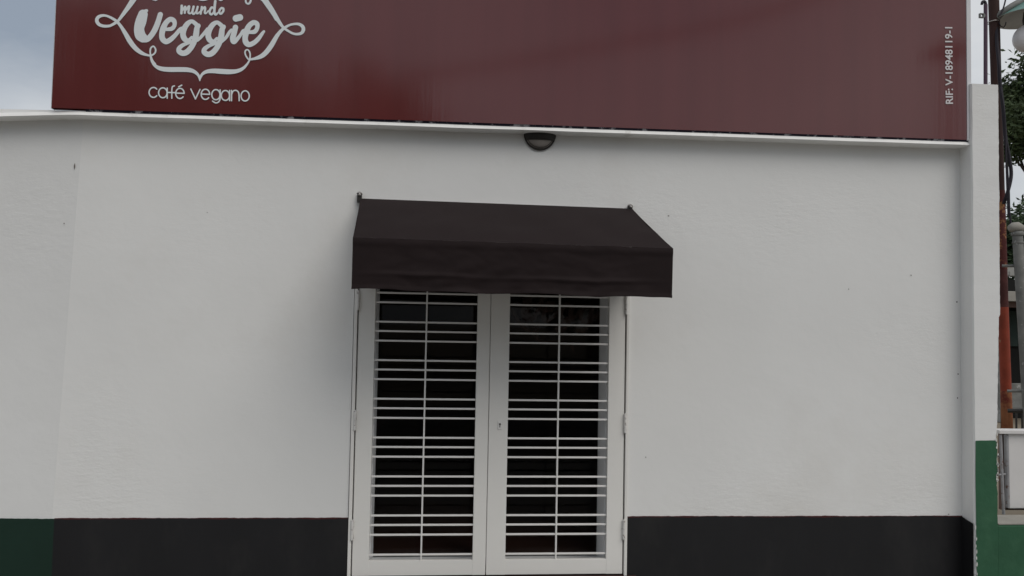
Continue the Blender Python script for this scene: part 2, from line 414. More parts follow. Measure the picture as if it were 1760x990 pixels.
# ---- door: outer frame, two barred leaves, glazing behind
LO0, LO1 = (at(646.8, 500).x + at(633.5, 962).x) / 2, (at(821.8, 504).x + at(811.7, 962).x) / 2
RO0, RO1 = (at(877.2, 506).x + at(868, 960).x) / 2, (at(1047.7, 510).x + at(1041, 961).x) / 2
SEAM = (at(843.3, 504).x + at(835, 988).x) / 2
ZB = at(840, 962).z
fr_ = MB()
fr_.bbox(FX0, DX0 - 0.004, -0.016, 0.10, PZ, DTOP + 0.04, 0.004)
fr_.bbox(DX1 + 0.007, FX1, -0.016, 0.10, PZ, DTOP + 0.04, 0.004)
fr_.bbox(DX0 - 0.004, DX1 + 0.007, -0.014, 0.10, DTOP + 0.005, DTOP + 0.04, 0.004)
fr_.build('door_frame', M_DOOR, B)
JX0, JX1 = LO0 + 0.004, RO1 - 0.002                            # white reveal behind the leaves
SZ = 0.033
w = MB()
w.box(OX0 + 0.004, JX0, 0.055, WT + 0.02, 0.0, DTOP); w.box(JX1, OX1 - 0.004, 0.055, WT + 0.02, 0.0, DTOP)
w.box(JX0 + 0.001, JX1 - 0.001, 0.058, WT + 0.02, 0.0, SZ)
w.build('door_reveal', M_REVEAL, B)
w = MB(); MXC = SEAM
w.box(MXC - 0.04, MXC + 0.04, WT - 0.03, WT + 0.018, SZ + 0.001, DTOP - 0.001)
w.box(JX0 + 0.001, JX1 - 0.001, WT - 0.03, WT + 0.018, DTOP - 0.05, DTOP - 0.002)
w.build('glazing_frame', M_DOOR, B)
for a, b in ((JX0 + 0.001, MXC - 0.04), (MXC + 0.04, JX1 - 0.001)):
    w = MB(); w.face([(a, WT, SZ + 0.001), (b, WT, SZ + 0.001), (b, WT, DTOP - 0.05), (a, WT, DTOP - 0.05)])
    w.build('glass_pane', MG, B)

bar_z = []
zb0 = at(740, 953.6).z
per = 65.3 / 261.6
for k in range(9):
    base = zb0 + k * per
    bar_z += [base, base + per * 0.507, base + per * 0.757] if k else [base, base + per * 0.507, base + per * 0.757]
bar_z = [z for z in bar_z if z < DTOP - 0.1]
def leaf(x0, x1, o0, o1, label, hinge_x, hz, lock):
    mb = MB(); y0, y1 = -0.006, 0.036
    mb.bbox(x0, o0, y0, y1, 0.0, DTOP, 0.003); mb.bbox(o1, x1, y0, y1, 0.0, DTOP, 0.003)
    mb.bbox(o0 - 0.001, o1 + 0.001, y0 + 0.0015, y1 - 0.002, 0.0012, ZB, 0.002); mb.bbox(o0 - 0.001, o1 + 0.001, y0 + 0.0015, y1 - 0.002, DTOP - 0.1, DTOP - 0.0012, 0.002)
    d = mb.build('door', M_DOOR, B); d['label'] = label
    xc = (o0 + o1) / 2
    first = None
    for z in bar_z:
        if first is None:
            m2 = MB(); m2.bbox(o0 + 0.001, o1 - 0.001, 0.004, 0.017, z - 0.006, z + 0.006, 0.0025)
            first = m2.build('bar', M_BAR, d)
        else: copy_at(first, d, (xc, 0.0105, z))
    m2 = MB(); m2.bbox(xc - 0.0052, xc + 0.0052, 0.0005, 0.0195, ZB + 0.001, DTOP - 0.101, 0.002); m2.build('upright_bar', M_BAR, d)
    for z in hz:
        m2 = MB(); m2.tube([(hinge_x, -0.018, z - 0.062), (hinge_x, -0.018, z - 0.002)], 0.0095, 10).tube([(hinge_x, -0.018, z + 0.002), (hinge_x, -0.018, z + 0.062)], 0.0095, 10)
        m2.tube([(hinge_x, -0.018, z - 0.066), (hinge_x, -0.018, z + 0.066)], 0.005, 8)
        m2.bbox(hinge_x - 0.012, hinge_x + 0.012, -0.0135, -0.005, z - 0.055, z + 0.055, 0.002)
        m2.build('hinge', M_HINGE, d)
    if lock:
        lx, lz = lock
        m2 = MB(); m2.bbox(lx - 0.0135, lx + 0.0135, -0.012, -0.0055, lz - 0.028, lz + 0.028, 0.004); lk = m2.build('lock_plate', M_BAR, d)
        m2 = MB(); m2.lathe([(0.0001, 0), (0.006, 0), (0.006, 0.003), (0.0001, 0.003)], (lx, -0.012, lz + 0.009), 12, (0, -1, 0)); m2.box(lx - 0.002, lx + 0.002, -0.0145, -0.0115, lz - 0.012, lz + 0.005)
        m2.build('keyhole', M_DARKMETAL, d)
    return d
hzl = [at(619, 516).z, at(612, 722).z, at(604, 910).z]
hzr = [at(1074, 524).z, at(1071, 727).z, at(1067, 909).z]
lkp = at(859, 731)
leaf(DX0 + 0.004, SEAM - 0.0025, LO0, LO1, 'left white barred door leaf', DX0 - 0.001, hzl, None)
leaf(SEAM + 0.0025, DX1 - 0.002, RO0, RO1, 'right white barred door leaf with small lock plate', DX1 + 0.003, hzr, (lkp.x, lkp.z))

# ---------------------------------------------------------------- flat lettering from brush strokes
def catmull(pts, n=6):
    P = [np.array(p, float) for p in pts]
    if len(P) < 3:
        return [P[0] + (P[-1] - P[0]) * i / n for i in range(n + 1)]
    P = [2 * P[0] - P[1]] + P + [2 * P[-1] - P[-2]]; out = []
    for i in range(1, len(P) - 2):
        p0, p1, p2, p3 = P[i - 1], P[i], P[i + 1], P[i + 2]
        for k in range(n):
            t = k / n
            out.append(0.5 * ((2 * p1) + (-p0 + p2) * t + (2 * p0 - 5 * p1 + 4 * p2 - p3) * t * t + (-p0 + 3 * p1 - 3 * p2 + p3) * t ** 3))
    out.append(P[-2]); return out

def strokes_mesh(strokes, to3d, h):
    """union of tapering strokes (x,y,r in photo pixels) -> one clean flat mesh"""
    segs = []
    for s in strokes:
        d = catmull(s)
        segs += [(d[i], d[i + 1]) for i in range(len(d) - 1)]
    A = np.array([[min(a[0] - a[2], b[0] - b[2]), max(a[0] + a[2], b[0] + b[2]), min(a[1] - a[2], b[1] - b[2]), max(a[1] + a[2], b[1] + b[2])] for a, b in segs])
    x0, x1, y0, y1 = A[:, 0].min() - 2 * h, A[:, 1].max() + 2 * h, A[:, 2].min() - 2 * h, A[:, 3].max() + 2 * h
    nx, ny = int((x1 - x0) / h) + 2, int((y1 - y0) / h) + 2
    D = np.full((ny, nx), 9.0)
    for (a, b), bb in zip(segs, A):
        i0, i1 = max(0, int((bb[0] - x0) / h) - 3), min(nx, int((bb[1] - x0) / h) + 5)
        j0, j1 = max(0, int((bb[2] - y0) / h) - 3), min(ny, int((bb[3] - y0) / h) + 5)
        X, Y = np.meshgrid(x0 + np.arange(i0, i1) * h, y0 + np.arange(j0, j1) * h)
        dx, dy = b[0] - a[0], b[1] - a[1]; q = dx * dx + dy * dy
        t = np.clip(((X - a[0]) * dx + (Y - a[1]) * dy) / q, 0, 1) if q > 1e-9 else 0 * X
        d = np.hypot(X - a[0] - dx * t, Y - a[1] - dy * t) - (a[2] + (b[2] - a[2]) * t)
        D[j0:j1, i0:i1] = np.minimum(D[j0:j1, i0:i1], d)
    vid = {}; vs = []; fs = []
    def V(key, x, y):
        if key not in vid: vid[key] = len(vs); vs.append((x0 + x * h, y0 + y * h))
        return vid[key]
    inside = D < 0
    cnt = inside[:-1, :-1].astype(int) + inside[1:, :-1] + inside[:-1, 1:] + inside[1:, 1:]
    for j in range(ny - 1):
        row = np.nonzero(cnt[j])[0]; k = 0
        while k < len(row):
            i = row[k]
            if cnt[j, i] == 4:
                e = k
                while e + 1 < len(row) and row[e + 1] == row[e] + 1 and cnt[j, row[e + 1]] == 4: e += 1
                i2 = row[e] + 1
                fs.append((V((i, j), i, j), V((i2, j), i2, j), V((i2, j + 1), i2, j + 1), V((i, j + 1), i, j + 1)))
                k = e + 1; continue
            c = [(i, j), (i + 1, j), (i + 1, j + 1), (i, j + 1)]; poly = []
            for q in range(4):
                a, b = c[q], c[(q + 1) % 4]; da, db = D[a[1], a[0]], D[b[1], b[0]]
                if da < 0: poly.append(V(a, *a))
                if (da < 0) != (db < 0):
                    tt = da / (da - db); lo, hi = min(a, b), max(a, b)
                    poly.append(V((lo, hi), a[0] + (b[0] - a[0]) * tt, a[1] + (b[1] - a[1]) * tt))
            if len(poly) > 2: fs.append(tuple(poly))
            k += 1
    return [to3d(x, y) for x, y in vs], fs

def zA(pts): return [(220 + x / 9, y / 9, r / 9) for x, y, r in pts]
def zB(pts): return [(330 + x / 9, y / 9, r / 9) for x, y, r in pts]
def zC(pts): return [(155 + x / 9, y / 9, r / 9) for x, y, r in pts]
def zD(pts): return [(405 + x / 9, y / 9, r / 9) for x, y, r in pts]
def zE(pts): return [(245 + x / 8.25, 70 + y / 8.25, r / 8.25) for x, y, r in pts]
def shift(pts, dx, dy): return [(x + dx, y + dy, r) for x, y, r in pts]

g_bowl = [(1050, 372, 36), (990, 330, 33), (925, 362, 42), (872, 440, 47), (850, 530, 48), (878, 605, 45), (935, 622, 30), (985, 575, 22)]
g_stem = [(1085, 400, 42), (1066, 440, 46), (1052, 540, 50), (1025, 640, 47), (975, 735, 46), (910, 805, 48), (845, 824, 46), (790, 790, 44), (795, 742, 38), (860, 692, 32), (935, 664, 26), (985, 640, 22)]
veggie = [zA(s) for s in (
    [(232, 222, 80), (200, 330, 92), (172, 440, 86), (188, 540, 90), (230, 585, 78)],
    [(270, 170, 28), (288, 165, 26)],
    [(235, 598, 64), (300, 603, 50), (362, 545, 46), (420, 450, 47), (465, 340, 46), (500, 225, 44)],
    [(600, 455, 28), (680, 442, 36), (720, 388, 34), (712, 325, 40), (655, 298, 42), (588, 352, 44), (545, 440, 50), (525, 530, 47), (535, 600, 48), (590, 645, 44), (660, 610, 42), (730, 545, 36), (800, 460, 32), (830, 432, 22)],
    g_bowl, g_stem, [(1075, 625, 24), (1130, 572, 28), (1185, 505, 28), (1225, 440, 18)])] + [zA(shift(s, 390, 17)) for s in (g_bowl, g_stem)] + [zB(s) for s in (
    [(465, 642, 24), (530, 575, 28), (580, 495, 26), (608, 455, 16)],
    [(672, 424, 46), (648, 520, 47), (630, 590, 47), (648, 642, 46), (700, 602, 34), (750, 540, 28), (785, 478, 24), (800, 462, 16)],
    [(680, 284, 56), (740, 270, 56)],
    [(890, 500, 28), (970, 488, 38), (1008, 432, 36), (1005, 370, 40), (950, 349, 42), (882, 402, 45), (842, 490, 52), (822, 580, 47), (832, 650, 48), (880, 690, 44), (960, 660, 40), (1030, 595, 36), (1085, 520, 28), (1112, 487, 22)])]
mundo = [zA(s) for s in (
    [(832, 90, 20), (826, 205, 20)], [(842, 165, 13), (885, 105, 18), (878, 200, 17)], [(892, 160, 13), (945, 98, 18), (935, 190, 17), (965, 208, 13), (985, 180, 10)],
    [(1015, 102, 18), (996, 190, 18), (1020, 215, 16), (1062, 165, 12)])] + [zB(s) for s in (
    [(88, 105, 17), (68, 190, 17), (90, 208, 14), (118, 180, 10)],
    [(152, 108, 17), (134, 212, 17)], [(145, 170, 11), (190, 112, 16), (205, 130, 17), (197, 195, 16), (217, 207, 12), (252, 168, 11)],
    [(338, 130, 16), (305, 115, 17), (276, 160, 18), (276, 205, 17), (305, 222, 17), (340, 180, 13)],
    [(360, 18, 20), (350, 110, 20), (346, 190, 20), (368, 225, 18), (408, 190, 11)],
    [(455, 122, 16), (426, 160, 18), (426, 200, 17), (452, 212, 17), (484, 170, 18), (484, 132, 17), (455, 122, 16)])]
# flourish, from the left loop round the bottom to the right loop
low_left = zC([(300, 400, 20), (220, 405, 22), (140, 380, 25), (102, 320, 28), (125, 265, 26), (190, 240, 21), (260, 247, 18), (330, 278, 20), (410, 330, 22), (470, 400, 24), (540, 510, 32), (610, 630, 38), (690, 735, 36), (780, 810, 30), (860, 845, 20), (940, 858, 14), (1000, 820, 13), (1012, 765, 13), (980, 716, 12), (940, 740, 13), (928, 800, 13), (940, 870, 13), (965, 940, 16), (1000, 995, 22)])
brace = zE([(110, 215, 10), (130, 290, 14), (180, 355, 22), (260, 395, 30), (380, 408, 34), (520, 408, 34), (640, 412, 33), (720, 432, 26), (780, 475, 20), (803, 520, 15), (812, 568, 7)])
brace2 = zE([(812, 568, 7), (822, 520, 15), (850, 472, 20), (910, 438, 26), (1000, 428, 32), (1120, 435, 36), (1240, 440, 34), (1340, 430, 28), (1420, 395, 22), (1480, 335, 15), (1515, 275, 12), (1526, 200, 11), (1512, 148, 11), (1482, 126, 10), (1455, 150, 11), (1460, 200, 11), (1490, 250, 11), (1515, 268, 10), (1560, 264, 13)])
low_right = zD([(240, 914, 14), (300, 905, 22), (400, 868, 34), (480, 800, 38), (560, 690, 38), (630, 570, 32), (690, 490, 26), (750, 435, 22), (830, 390, 18), (900, 372, 18), (980, 374, 22), (1035, 410, 27), (1048, 460, 28), (1020, 510, 24), (950, 528, 20), (880, 515, 18), (800, 470, 18), (740, 430, 20)])
up_left = zC([(220, 405, 22), (300, 400, 20), (380, 360, 22), (430, 325, 20), (510, 220, 28), (590, 110, 36), (665, 0, 42), (740, -110, 40)])
up_right = zD([(740, 430, 20), (680, 350, 27), (610, 240, 36), (540, 130, 42), (450, 0, 44), (390, -80, 40)])
def mirror(p): 
    c = 36 + (p[0] - 175) * 0.0395
    return (p[0] + 0.02 * (p[1] - c), 2 * c - p[1], p[2])
top_brace = [mirror(p) for p in low_left[13:]], [mirror(p) for p in brace], [mirror(p) for p in brace2], [mirror(p) for p in low_right[:6]]
flourish = [low_left, brace, brace2, low_right, up_left, up_right]
top_loop = zD([(160, -40, 12), (155, 0, 12), (167, 42, 12), (195, 62, 12), (225, 42, 12), (238, 0, 12), (225, -60, 12)])
hidden_word = [zA([(380, -60, 24), (425, -16, 30), (470, -60, 24)]), zB([(70, -60, 24), (105, -22, 22), (170, -8, 22), (235, -22, 22), (270, -60, 22)]), zB([(395, -50, 24), (445, -10, 25), (500, -50, 24)])]
def ring(cx, cy, rx, ry, a0=0, a1=360, r=9.5, n=22):
    return [(cx + rx * math.cos(R(a0 + (a1 - a0) * k / n)), cy - ry * math.sin(R(a0 + (a1 - a0) * k / n)), r) for k in range(n + 1)]
def ln(*p, r=9.5): return [(x, y, r) for x, y in p]
cafe = [zE(s) for s in (
    ring(155, 733, 62, 70, 42, 318), ring(288, 738, 60, 70), ln((350, 672), (350, 815)),
    ln((452, 640), (424, 652), (416, 690), (415, 740), (415, 815)), ln((368, 733), (455, 736)),
    ln((468, 742), (590, 746)), ring(530, 747, 60, 72, 0, 318), ln((512, 654), (556, 630)),
    ln((685, 685), (750, 825)), ln((750, 825), (815, 690)),
    ln((832, 756), (950, 760)), ring(892, 760, 60, 72, 0, 318),
    ring(1040, 765, 58, 72), ln((1100, 698), (1100, 815), (1078, 868), (1035, 880), (993, 856)),
    ring(1175, 776, 58, 70), ln((1235, 705), (1235, 850)), ln((1262, 705), (1262, 850)),
    ln((1264, 760), (1282, 718), (1318, 703), (1354, 722), (1368, 770), (1370, 850)), ring(1455, 782, 58, 72))]

# ---------------------------------------------------------------- sign board standing on the ledge
SY = -0.105
sl, sr_ = -2.771, 3.247
zl, zr = at(88, 185.3, SY).z, at(1664, 240.5, SY).z
TOPZ = 4.45
SG = thing('sign_board', 'long maroon café sign with white lettering standing on the roof ledge', 'sign', (0.24, SY, 2.93))
# panel: a slightly rippled sheet
mb = MB(); nx, nz_ = 150, 14; vs = []; fs = []
for j in range(nz_ + 1):
    for i in range(nx + 1):
        x = sl + (sr_ - sl) * i / nx; z0 = zl + (zr - zl) * i / nx
        z = z0 + (TOPZ - z0) * j / nz_
        edge = min(1, i / 4, (nx - i) / 4)
        vs.append((x, SY + edge * 0.0016 * mnoise.noise((x * 1.3, z * 0.8, 2.2)), z))
for j in range(nz_):
    for i in range(nx):
        k = j * (nx + 1) + i; fs.append((k, k + 1, k + nx + 2, k + nx + 1))
mb.add(vs, fs, True)
mb.face([(sl, SY, zl), (sl, SY, TOPZ), (sl, SY + 0.05, TOPZ), (sl, SY + 0.05, zl)])
mb.face([(sl, SY + 0.05, zl), (sr_, SY + 0.05, zr), (sr_, SY + 0.05, TOPZ), (sl, SY + 0.05, TOPZ)])
mb.face([(sl, SY, TOPZ), (sr_, SY, TOPZ), (sr_, SY + 0.05, TOPZ), (sl, SY + 0.05, TOPZ)])
mb.build('panel', M_SIGN, SG)
mb = MB(); mb.bbox(sr_ + 0.001, sr_ + 0.033, SY - 0.004, SY + 0.05, zr - 0.004, TOPZ + 0.01, 0.003)
mb.build('edge_trim', M_SIGNFRAME, SG)
mb = MB(); mb.bbox(sl - 0.006, sl - 0.001, SY + 0.004, SY + 0.05, zl - 0.002, TOPZ + 0.01, 0.001); mb.build('edge_trim', M_SIGNFRAME, SG)
# broken dark strip standing in for the shaded gap under the panel
mb = MB(); vs = []; fs = []; n = 300
for i in range(n + 1):
    x = sl + 0.2 + (sr_ - sl - 0.2 + 0.03) * i / n
    zt = zl + (zr - zl) * (x - sl) / (sr_ - sl)
    j = 0.004 * mnoise.noise((x * 5, 3, 2)) + 0.003 * mnoise.noise((x * 23, 3, 2))
    vs += [(x, SY + 0.0035, zt + 0.004), (x, SY + 0.0095, ledge_top(x) - 0.002 + max(0, j) * 0.3), (x, SY + 0.04, ledge_top(x) - 0.002)]
for i in range(n):
    for k in range(2): fs.append((i * 3 + k, i * 3 + k + 1, i * 3 + k + 4, i * 3 + k + 3))
mb.add(vs, fs); mb.build('gap_shade', M_GAP, SG)
for x in (-2.4, -1.0, 0.4, 1.8, 3.0):
    mb = MB(); mb.tube([(x, SY + 0.08, 2.92), (x, SY + 0.08, 4.4)], 0.02, 8)
    mb.tube([(x, SY + 0.08, 4.2), (x, 1.1, 2.94)], 0.018, 8)
    mb.build('rear_support', M_DARKMETAL, SG)
def print_on(name, strokes, Y, M, parent, h, f=None, label=None):
    mb = MB()
    v, fc = strokes_mesh(strokes, (lambda x, y: at(*(f(x, y) if f else (x, y)), Y)), h)
    mb.add(v, fc); o = mb.build(name, M, parent)
    if label: o['label'] = label
    return o
LY = SY - 0.004
print_on('emblem_flourish', flourish + list(top_brace) + [top_loop], LY, M_LETTER, SG, 0.6, label='white looped ornamental border')
print_on('lettering', [[(x, y, q * 0.92) for x, y, q in s_] for s_ in veggie], LY, M_LETTER, SG, 0.5, label='white brush script word Veggie')
print_on('lettering', mundo, LY, M_LETTER, SG, 0.4, label='small white script word mundo')
for hw in hidden_word: print_on('letter_end', [hw], LY, M_LETTER, SG, 0.5)
print_on('lettering', cafe, LY, M_LETTER, SG, 0.35, label='thin white words café vegano')
# registration number, running upwards
cu = bpy.data.curves.new('registration_text', 'FONT'); cu.body = 'RIF: V-18948119-1'; cu.size = 1.0; cu.offset = 0.018
to = bpy.data.objects.new('registration_text', cu); COL.objects.link(to)
bpy.context.view_layer.update()
tm = bpy.data.meshes.new_from_object(to.evaluated_get(bpy.context.evaluated_depsgraph_get()))
bpy.data.objects.remove(to); bpy.data.curves.remove(cu)
tv = np.array([v.co[:] for v in tm.vertices]); mn, mxx = tv.min(0), tv.max(0)
p0, p1, p2 = at(1638.3, 178.5, LY), at(1637.0, 46.5, LY), at(1625.3, 178.5, LY)
ex, ey = (p1 - p0), (p2 - p0)
iv = sorted((min(tv[i, 0] for i in p.vertices), max(tv[i, 0] for i in p.vertices)) for p in tm.polygons)
reach, best, cut = iv[0][1], 0, None
for a_, b_ in iv:                               # the widest gap is the space after the colon
    if a_ - reach > best: best, cut = a_ - reach, (a_ + reach) / 2
    reach = max(reach, b_)
place = lambda v: p0 + ex * ((v[0] - mn[0]) / (mxx[0] - mn[0])) + ey * ((v[1] - mn[1]) / (mxx[1] - mn[1]))
for side in (0, 1):
    idx = [i for i in range(len(tv)) if cut is None or (tv[i, 0] > cut) == bool(side)]
    if not idx: continue
    mp_ = {i: k for k, i in enumerate(idx)}
    mb = MB(); mb.add([place(tv[i]) for i in idx], [tuple(mp_[i] for i in p.vertices) for p in tm.polygons if p.vertices[0] in mp_])
    mb.build('lettering', M_RIF, SG)['label'] = 'white registration number running upwards' if side else 'white letters RIF running upwards'
bpy.data.meshes.remove(tm)

# the same emblem on the inside of the right-hand glass
GF = lambda x, y: (921 + (x - 262) * 0.80, 563 + (y - 86) * 0.80)
clip_s = [s for s in (veggie + [low_left[9:], brace]) if True]
print_on('window_lettering', clip_s, WT + 0.006, M_GHOST, B, 0.7, GF, label='faint brown emblem on the door glass')

# ---------------------------------------------------------------- awning
AW = thing('awning', 'black fabric awning over the barred double doors', 'awning', (0.06, 0, 2.0))
AD = -0.75
tl, tr_ = at(619.5, 341, -0.01), at(1086.5, 358.6, -0.01)
fl, frr = at(606.5, 408, AD), at(1157, 427, AD)
bl, br = at(604, 497, AD), at(1155, 512, AD)
def lerp(a, b, t): return a + (b - a) * t
nx, ns, nv = 90, 30, 28
mb = MB(); vs = []; fs = []
for j in range(ns + 1):
    v = j / ns
    for i in range(nx + 1):
        u = i / nx
        p = lerp(lerp(tl, tr_, u), lerp(fl, frr, u), v)
        sag = -0.012 * math.sin(math.pi * v) * (0.6 + 0.4 * math.sin(math.pi * u))
        p = p + Vector((0, 0, sag + math.sin(math.pi * v) * (0.012 * mnoise.noise((u * 5, v * 2, 1)) + 0.005 * mnoise.noise((u * 14 + v * 3, v * 3, 4)))))
        vs.append(p)
for j in range(ns):
    for i in range(nx):
        k = j * (nx + 1) + i; fs.append((k, k + 1, k + nx + 2, k + nx + 1))
mb.add(vs, fs, True); mb.build('canopy', M_CLOTH, AW)
mb = MB(); vs = []; fs = []
for j in range(nv + 1):
    v = j / nv
    for i in range(nx + 1):
        u = i / nx
        p = lerp(lerp(fl, frr, u), lerp(bl, br, u), v)
        wr = 0.015 * v * mnoise.noise((u * 7, v * 1.5, 5)) + 0.0065 * mnoise.noise((u * 17 + v * 2, v * 5, 9)) * (0.25 + v) + 0.0025 * mnoise.noise((u * 40, v * 9 - u * 12, 3))
        cz = 0.70 + 0.05 * mnoise.noise((u * 2.5, 1, 1)) + 0.1 * max(0, 0.12 - u)
        crease = 0.012 * math.exp(-((v - cz) / 0.035) ** 2) * (0.4 + 0.6 * max(0, mnoise.noise((u * 3.5, 7, 2)) + 0.5))
        top = 0.003 * mnoise.noise((u * 12, 2, 2)) * (1 - v)
        hem = 0.004 * (1 if v > 0.955 else 0)
        edge = min(1, 6 * u, 6 * (1 - u))
        p = p + Vector((0, -(wr + crease) * edge - hem - 0.004 * math.sin(math.pi * min(1, v * 6)) , top + 0.010 * v * mnoise.noise((u * 6, 8, 3)) + 0.004 * v * mnoise.noise((u * 19, 2, 3))))
        vs.append(p)
for j in range(nv):
    for i in range(nx):
        k = j * (nx + 1) + i; fs.append((k, k + 1, k + nx + 2, k + nx + 1))
mb.add(vs, fs, True); mb.build('valance', M_CLOTH, AW)
for (a, f_, b) in ((tl, fl, bl), (tr_, frr, br)):
    mb = MB(); s_ = 0.002 if a is tl else -0.002
    wb = Vector((b.x, -0.01, b.z))
    wm = Vector((a.x, -0.01, a.z))
    o_ = Vector((s_, 0.002, -0.002))
    mb.face([wm + o_, f_ + o_, b + o_, Vector((a.x, -0.012, b.z + 0.14)) + o_]); mb.build('side_panel', M_CLOTH, AW)
mb = MB()
ins = Vector((0.02, 0.02, -0.03)); ins2 = Vector((-0.02, 0.02, -0.03))
for a, b in ((tl + ins + Vector((0, -0.03, 0)), fl + ins), (tr_ + ins2 + Vector((0, -0.03, 0)), frr + ins2), (fl + ins, frr + ins2), (fl + ins, Vector((tl.x + 0.02, -0.02, fl.z - 0.03))), (frr + ins2, Vector((tr_.x - 0.02, -0.02, frr.z - 0.03))),
             (fl + ins, bl + Vector((0.02, 0.02, 0.02))), (frr + ins2, br + Vector((-0.02, 0.02, 0.02)))):
    mb.tube([a, b], 0.011, 8)
mb.build('frame', M_DARKMETAL, AW)
for px, py in ((618, 335), (1083, 356)):
    p = at(px, py, -0.02); mb = MB()
    mb.bbox(p.x - 0.015, p.x + 0.015, -0.03, -0.004, p.z - 0.05, p.z + 0.012, 0.003); k = mb.build('bracket', M_DARKMETAL, AW)
    mb = MB(); mb.lathe([(0.0001, 0.014), (0.006, 0.013), (0.0085, 0.008), (0.0085, 0)], (p.x + 0.002, -0.03, p.z), 12, (0, -1, 0)); mb.build('bolt', M_STEEL, k)
    mb = MB(); mb.tube([(p.x + 0.019 * math.cos(a), -0.02, p.z + 0.019 * math.sin(a)) for a in [R(10 + 15 * i) for i in range(11)]], 0.0025, 6); mb.build('wire_loop', M_STEEL, k)

# ---------------------------------------------------------------- half-moon wall lamp under the ledge
wl = at(928.5, 229, -0.03)
WLT = thing('wall_lamp', 'dark bronze half moon wall lamp fixed under the roof ledge', 'lamp', (wl.x, 0, wl.z))
LR = 0.107; LZ = wl.z
def dome(r, depth, z0, z1, n=30, m=8, yb=-0.002):
    """part of a flattened half-round dome on the wall, between heights z0 and z1 below LZ"""
    vs = []; fs = []
    for j in range(m + 1):
        a = R(90) * j / m
        for i in range(n + 1):
            b = math.pi * i / n
            x = r * math.cos(a) * math.cos(b); z = -r * math.cos(a) * math.sin(b) ; y = -depth * math.sin(a)
            z = max(-z1, min(-z0, z))
            vs.append((wl.x + x, yb + y, LZ + z))
    for j in range(m):
        for i in range(n):
            k = j * (n + 1) + i; fs.append((k, k + 1, k + n + 2, k + n + 1))
    return vs, fs
mb = MB(); v_, f_ = dome(LR * 0.95, 0.056, 0.0, 1.0); mb.add(v_, f_, True); mb.build('lens', M_LAMPLENS, WLT)
mb = MB(); v_, f_ = dome(LR * 1.0, 0.066, -0.004, 0.048); mb.add(v_, f_, True)
mb.bbox(wl.x - LR, wl.x + LR, -0.06, -0.004, LZ - 0.004, LZ + 0.004, 0.002)
mb.build('hood', M_BRONZE, WLT)
mb = MB()
mb.tube([(wl.x + LR * 0.97 * math.cos(a), -0.012, LZ + LR * 1.0 * math.sin(a)) for a in [R(180 + 7.5 * i) for i in range(25)]], 0.005, 8)
mb.build('rim', M_BRONZE, WLT)
mb = MB()
mb.tube([(wl.x + LR * 0.86 * math.cos(a), -0.026, LZ + LR * 0.88 * math.sin(a)) for a in [R(180 + 7.5 * i) for i in range(25)]], 0.0018, 6)
mb.build('inner_ring', M_BRONZE, WLT)

# ---------------------------------------------------------------- boundary wall with pillar at the right
BW = thing('boundary_wall', 'white pillar with green painted foot joined to low green wall', 'wall', (3.4, 0, PZ))
def pillar_l(z): return 3.263 + 0.004 * (1 - min(1, z / 3)) + 0.003 * mnoise.noise((z * 4, 1, 1))
def pillar_r(z):
    b = 3.4685 if z > 1.75 else (3.46 - (1.75 - z) * 0.028 if z > 0.9 else 3.436)
    return b + 0.004 * mnoise.noise((z * 6, 5, 1)) + 0.0035 * mnoise.noise((z * 28, 5, 1))
PT = at(1690, 144.5, -0.13).z
def pillar_mesh(z0, z1, grow, step=0.02):
    mb = MB(); n = int((z1 - z0) / step); vs = []; fs = []
    yf = -0.13 - grow; c = 0.01
    for j in range(n + 1):
        z = z0 + (z1 - z0) * j / n
        l, r_ = pillar_l(z) - grow, pillar_r(z) + grow
        q = 0.002 * mnoise.noise((z * 9, 2, 6))
        vs += [(l, 0.16 + grow, z), (l, yf + c, z), (l + c * 0.8 + q, yf, z), (r_ - c * 0.8, yf + q, z), (r_, yf + c, z), (r_, 0.16 + grow, z)]
    for j in range(n):
        for k in range(5): a = j * 6 + k; fs.append((a, a + 1, a + 7, a + 6))
        a = j * 6; fs.append((a + 5, a, a + 6, a + 11))
    mb.add(vs, fs); mb.f.append(tuple(range(n * 6, n * 6 + 6))); mb.sm.append(False)
    return mb
pillar_mesh(PZ - 0.1, PT, 0).build('pillar', M_PLASTER, BW)
GZ = at(1690, 757, -0.13).z
# green paint on the pillar front and outer side
mb = MB(); vs = []; fs = []; n = 60
for j in range(n + 1):
    z = PZ - 0.09 + (GZ - PZ + 0.09) * j / n
    l = pillar_l(z) + 0.008 + (0.006 * mnoise.noise((z * 16, 3, 9)) if z < 0.33 else 0)
    r_ = pillar_r(z) - 0.006 - 0.008 * max(0, mnoise.noise((z * 11, 7, 3)) + 0.25 * (z > 0.6))
    dz = lambda x: (0.004 * mnoise.noise((x * 60, 2, 2)) if j == n else 0)
    vs += [(l + (r_ - l) * q / 4, -0.134, z + dz(l + (r_ - l) * q / 4)) for q in range(5)]
for j in range(n):
    for k in range(4): a = j * 5 + k; fs.append((a, a + 1, a + 6, a + 5))
mb.add(vs, fs); mb.build('painted_foot', M_GREEN, BW)
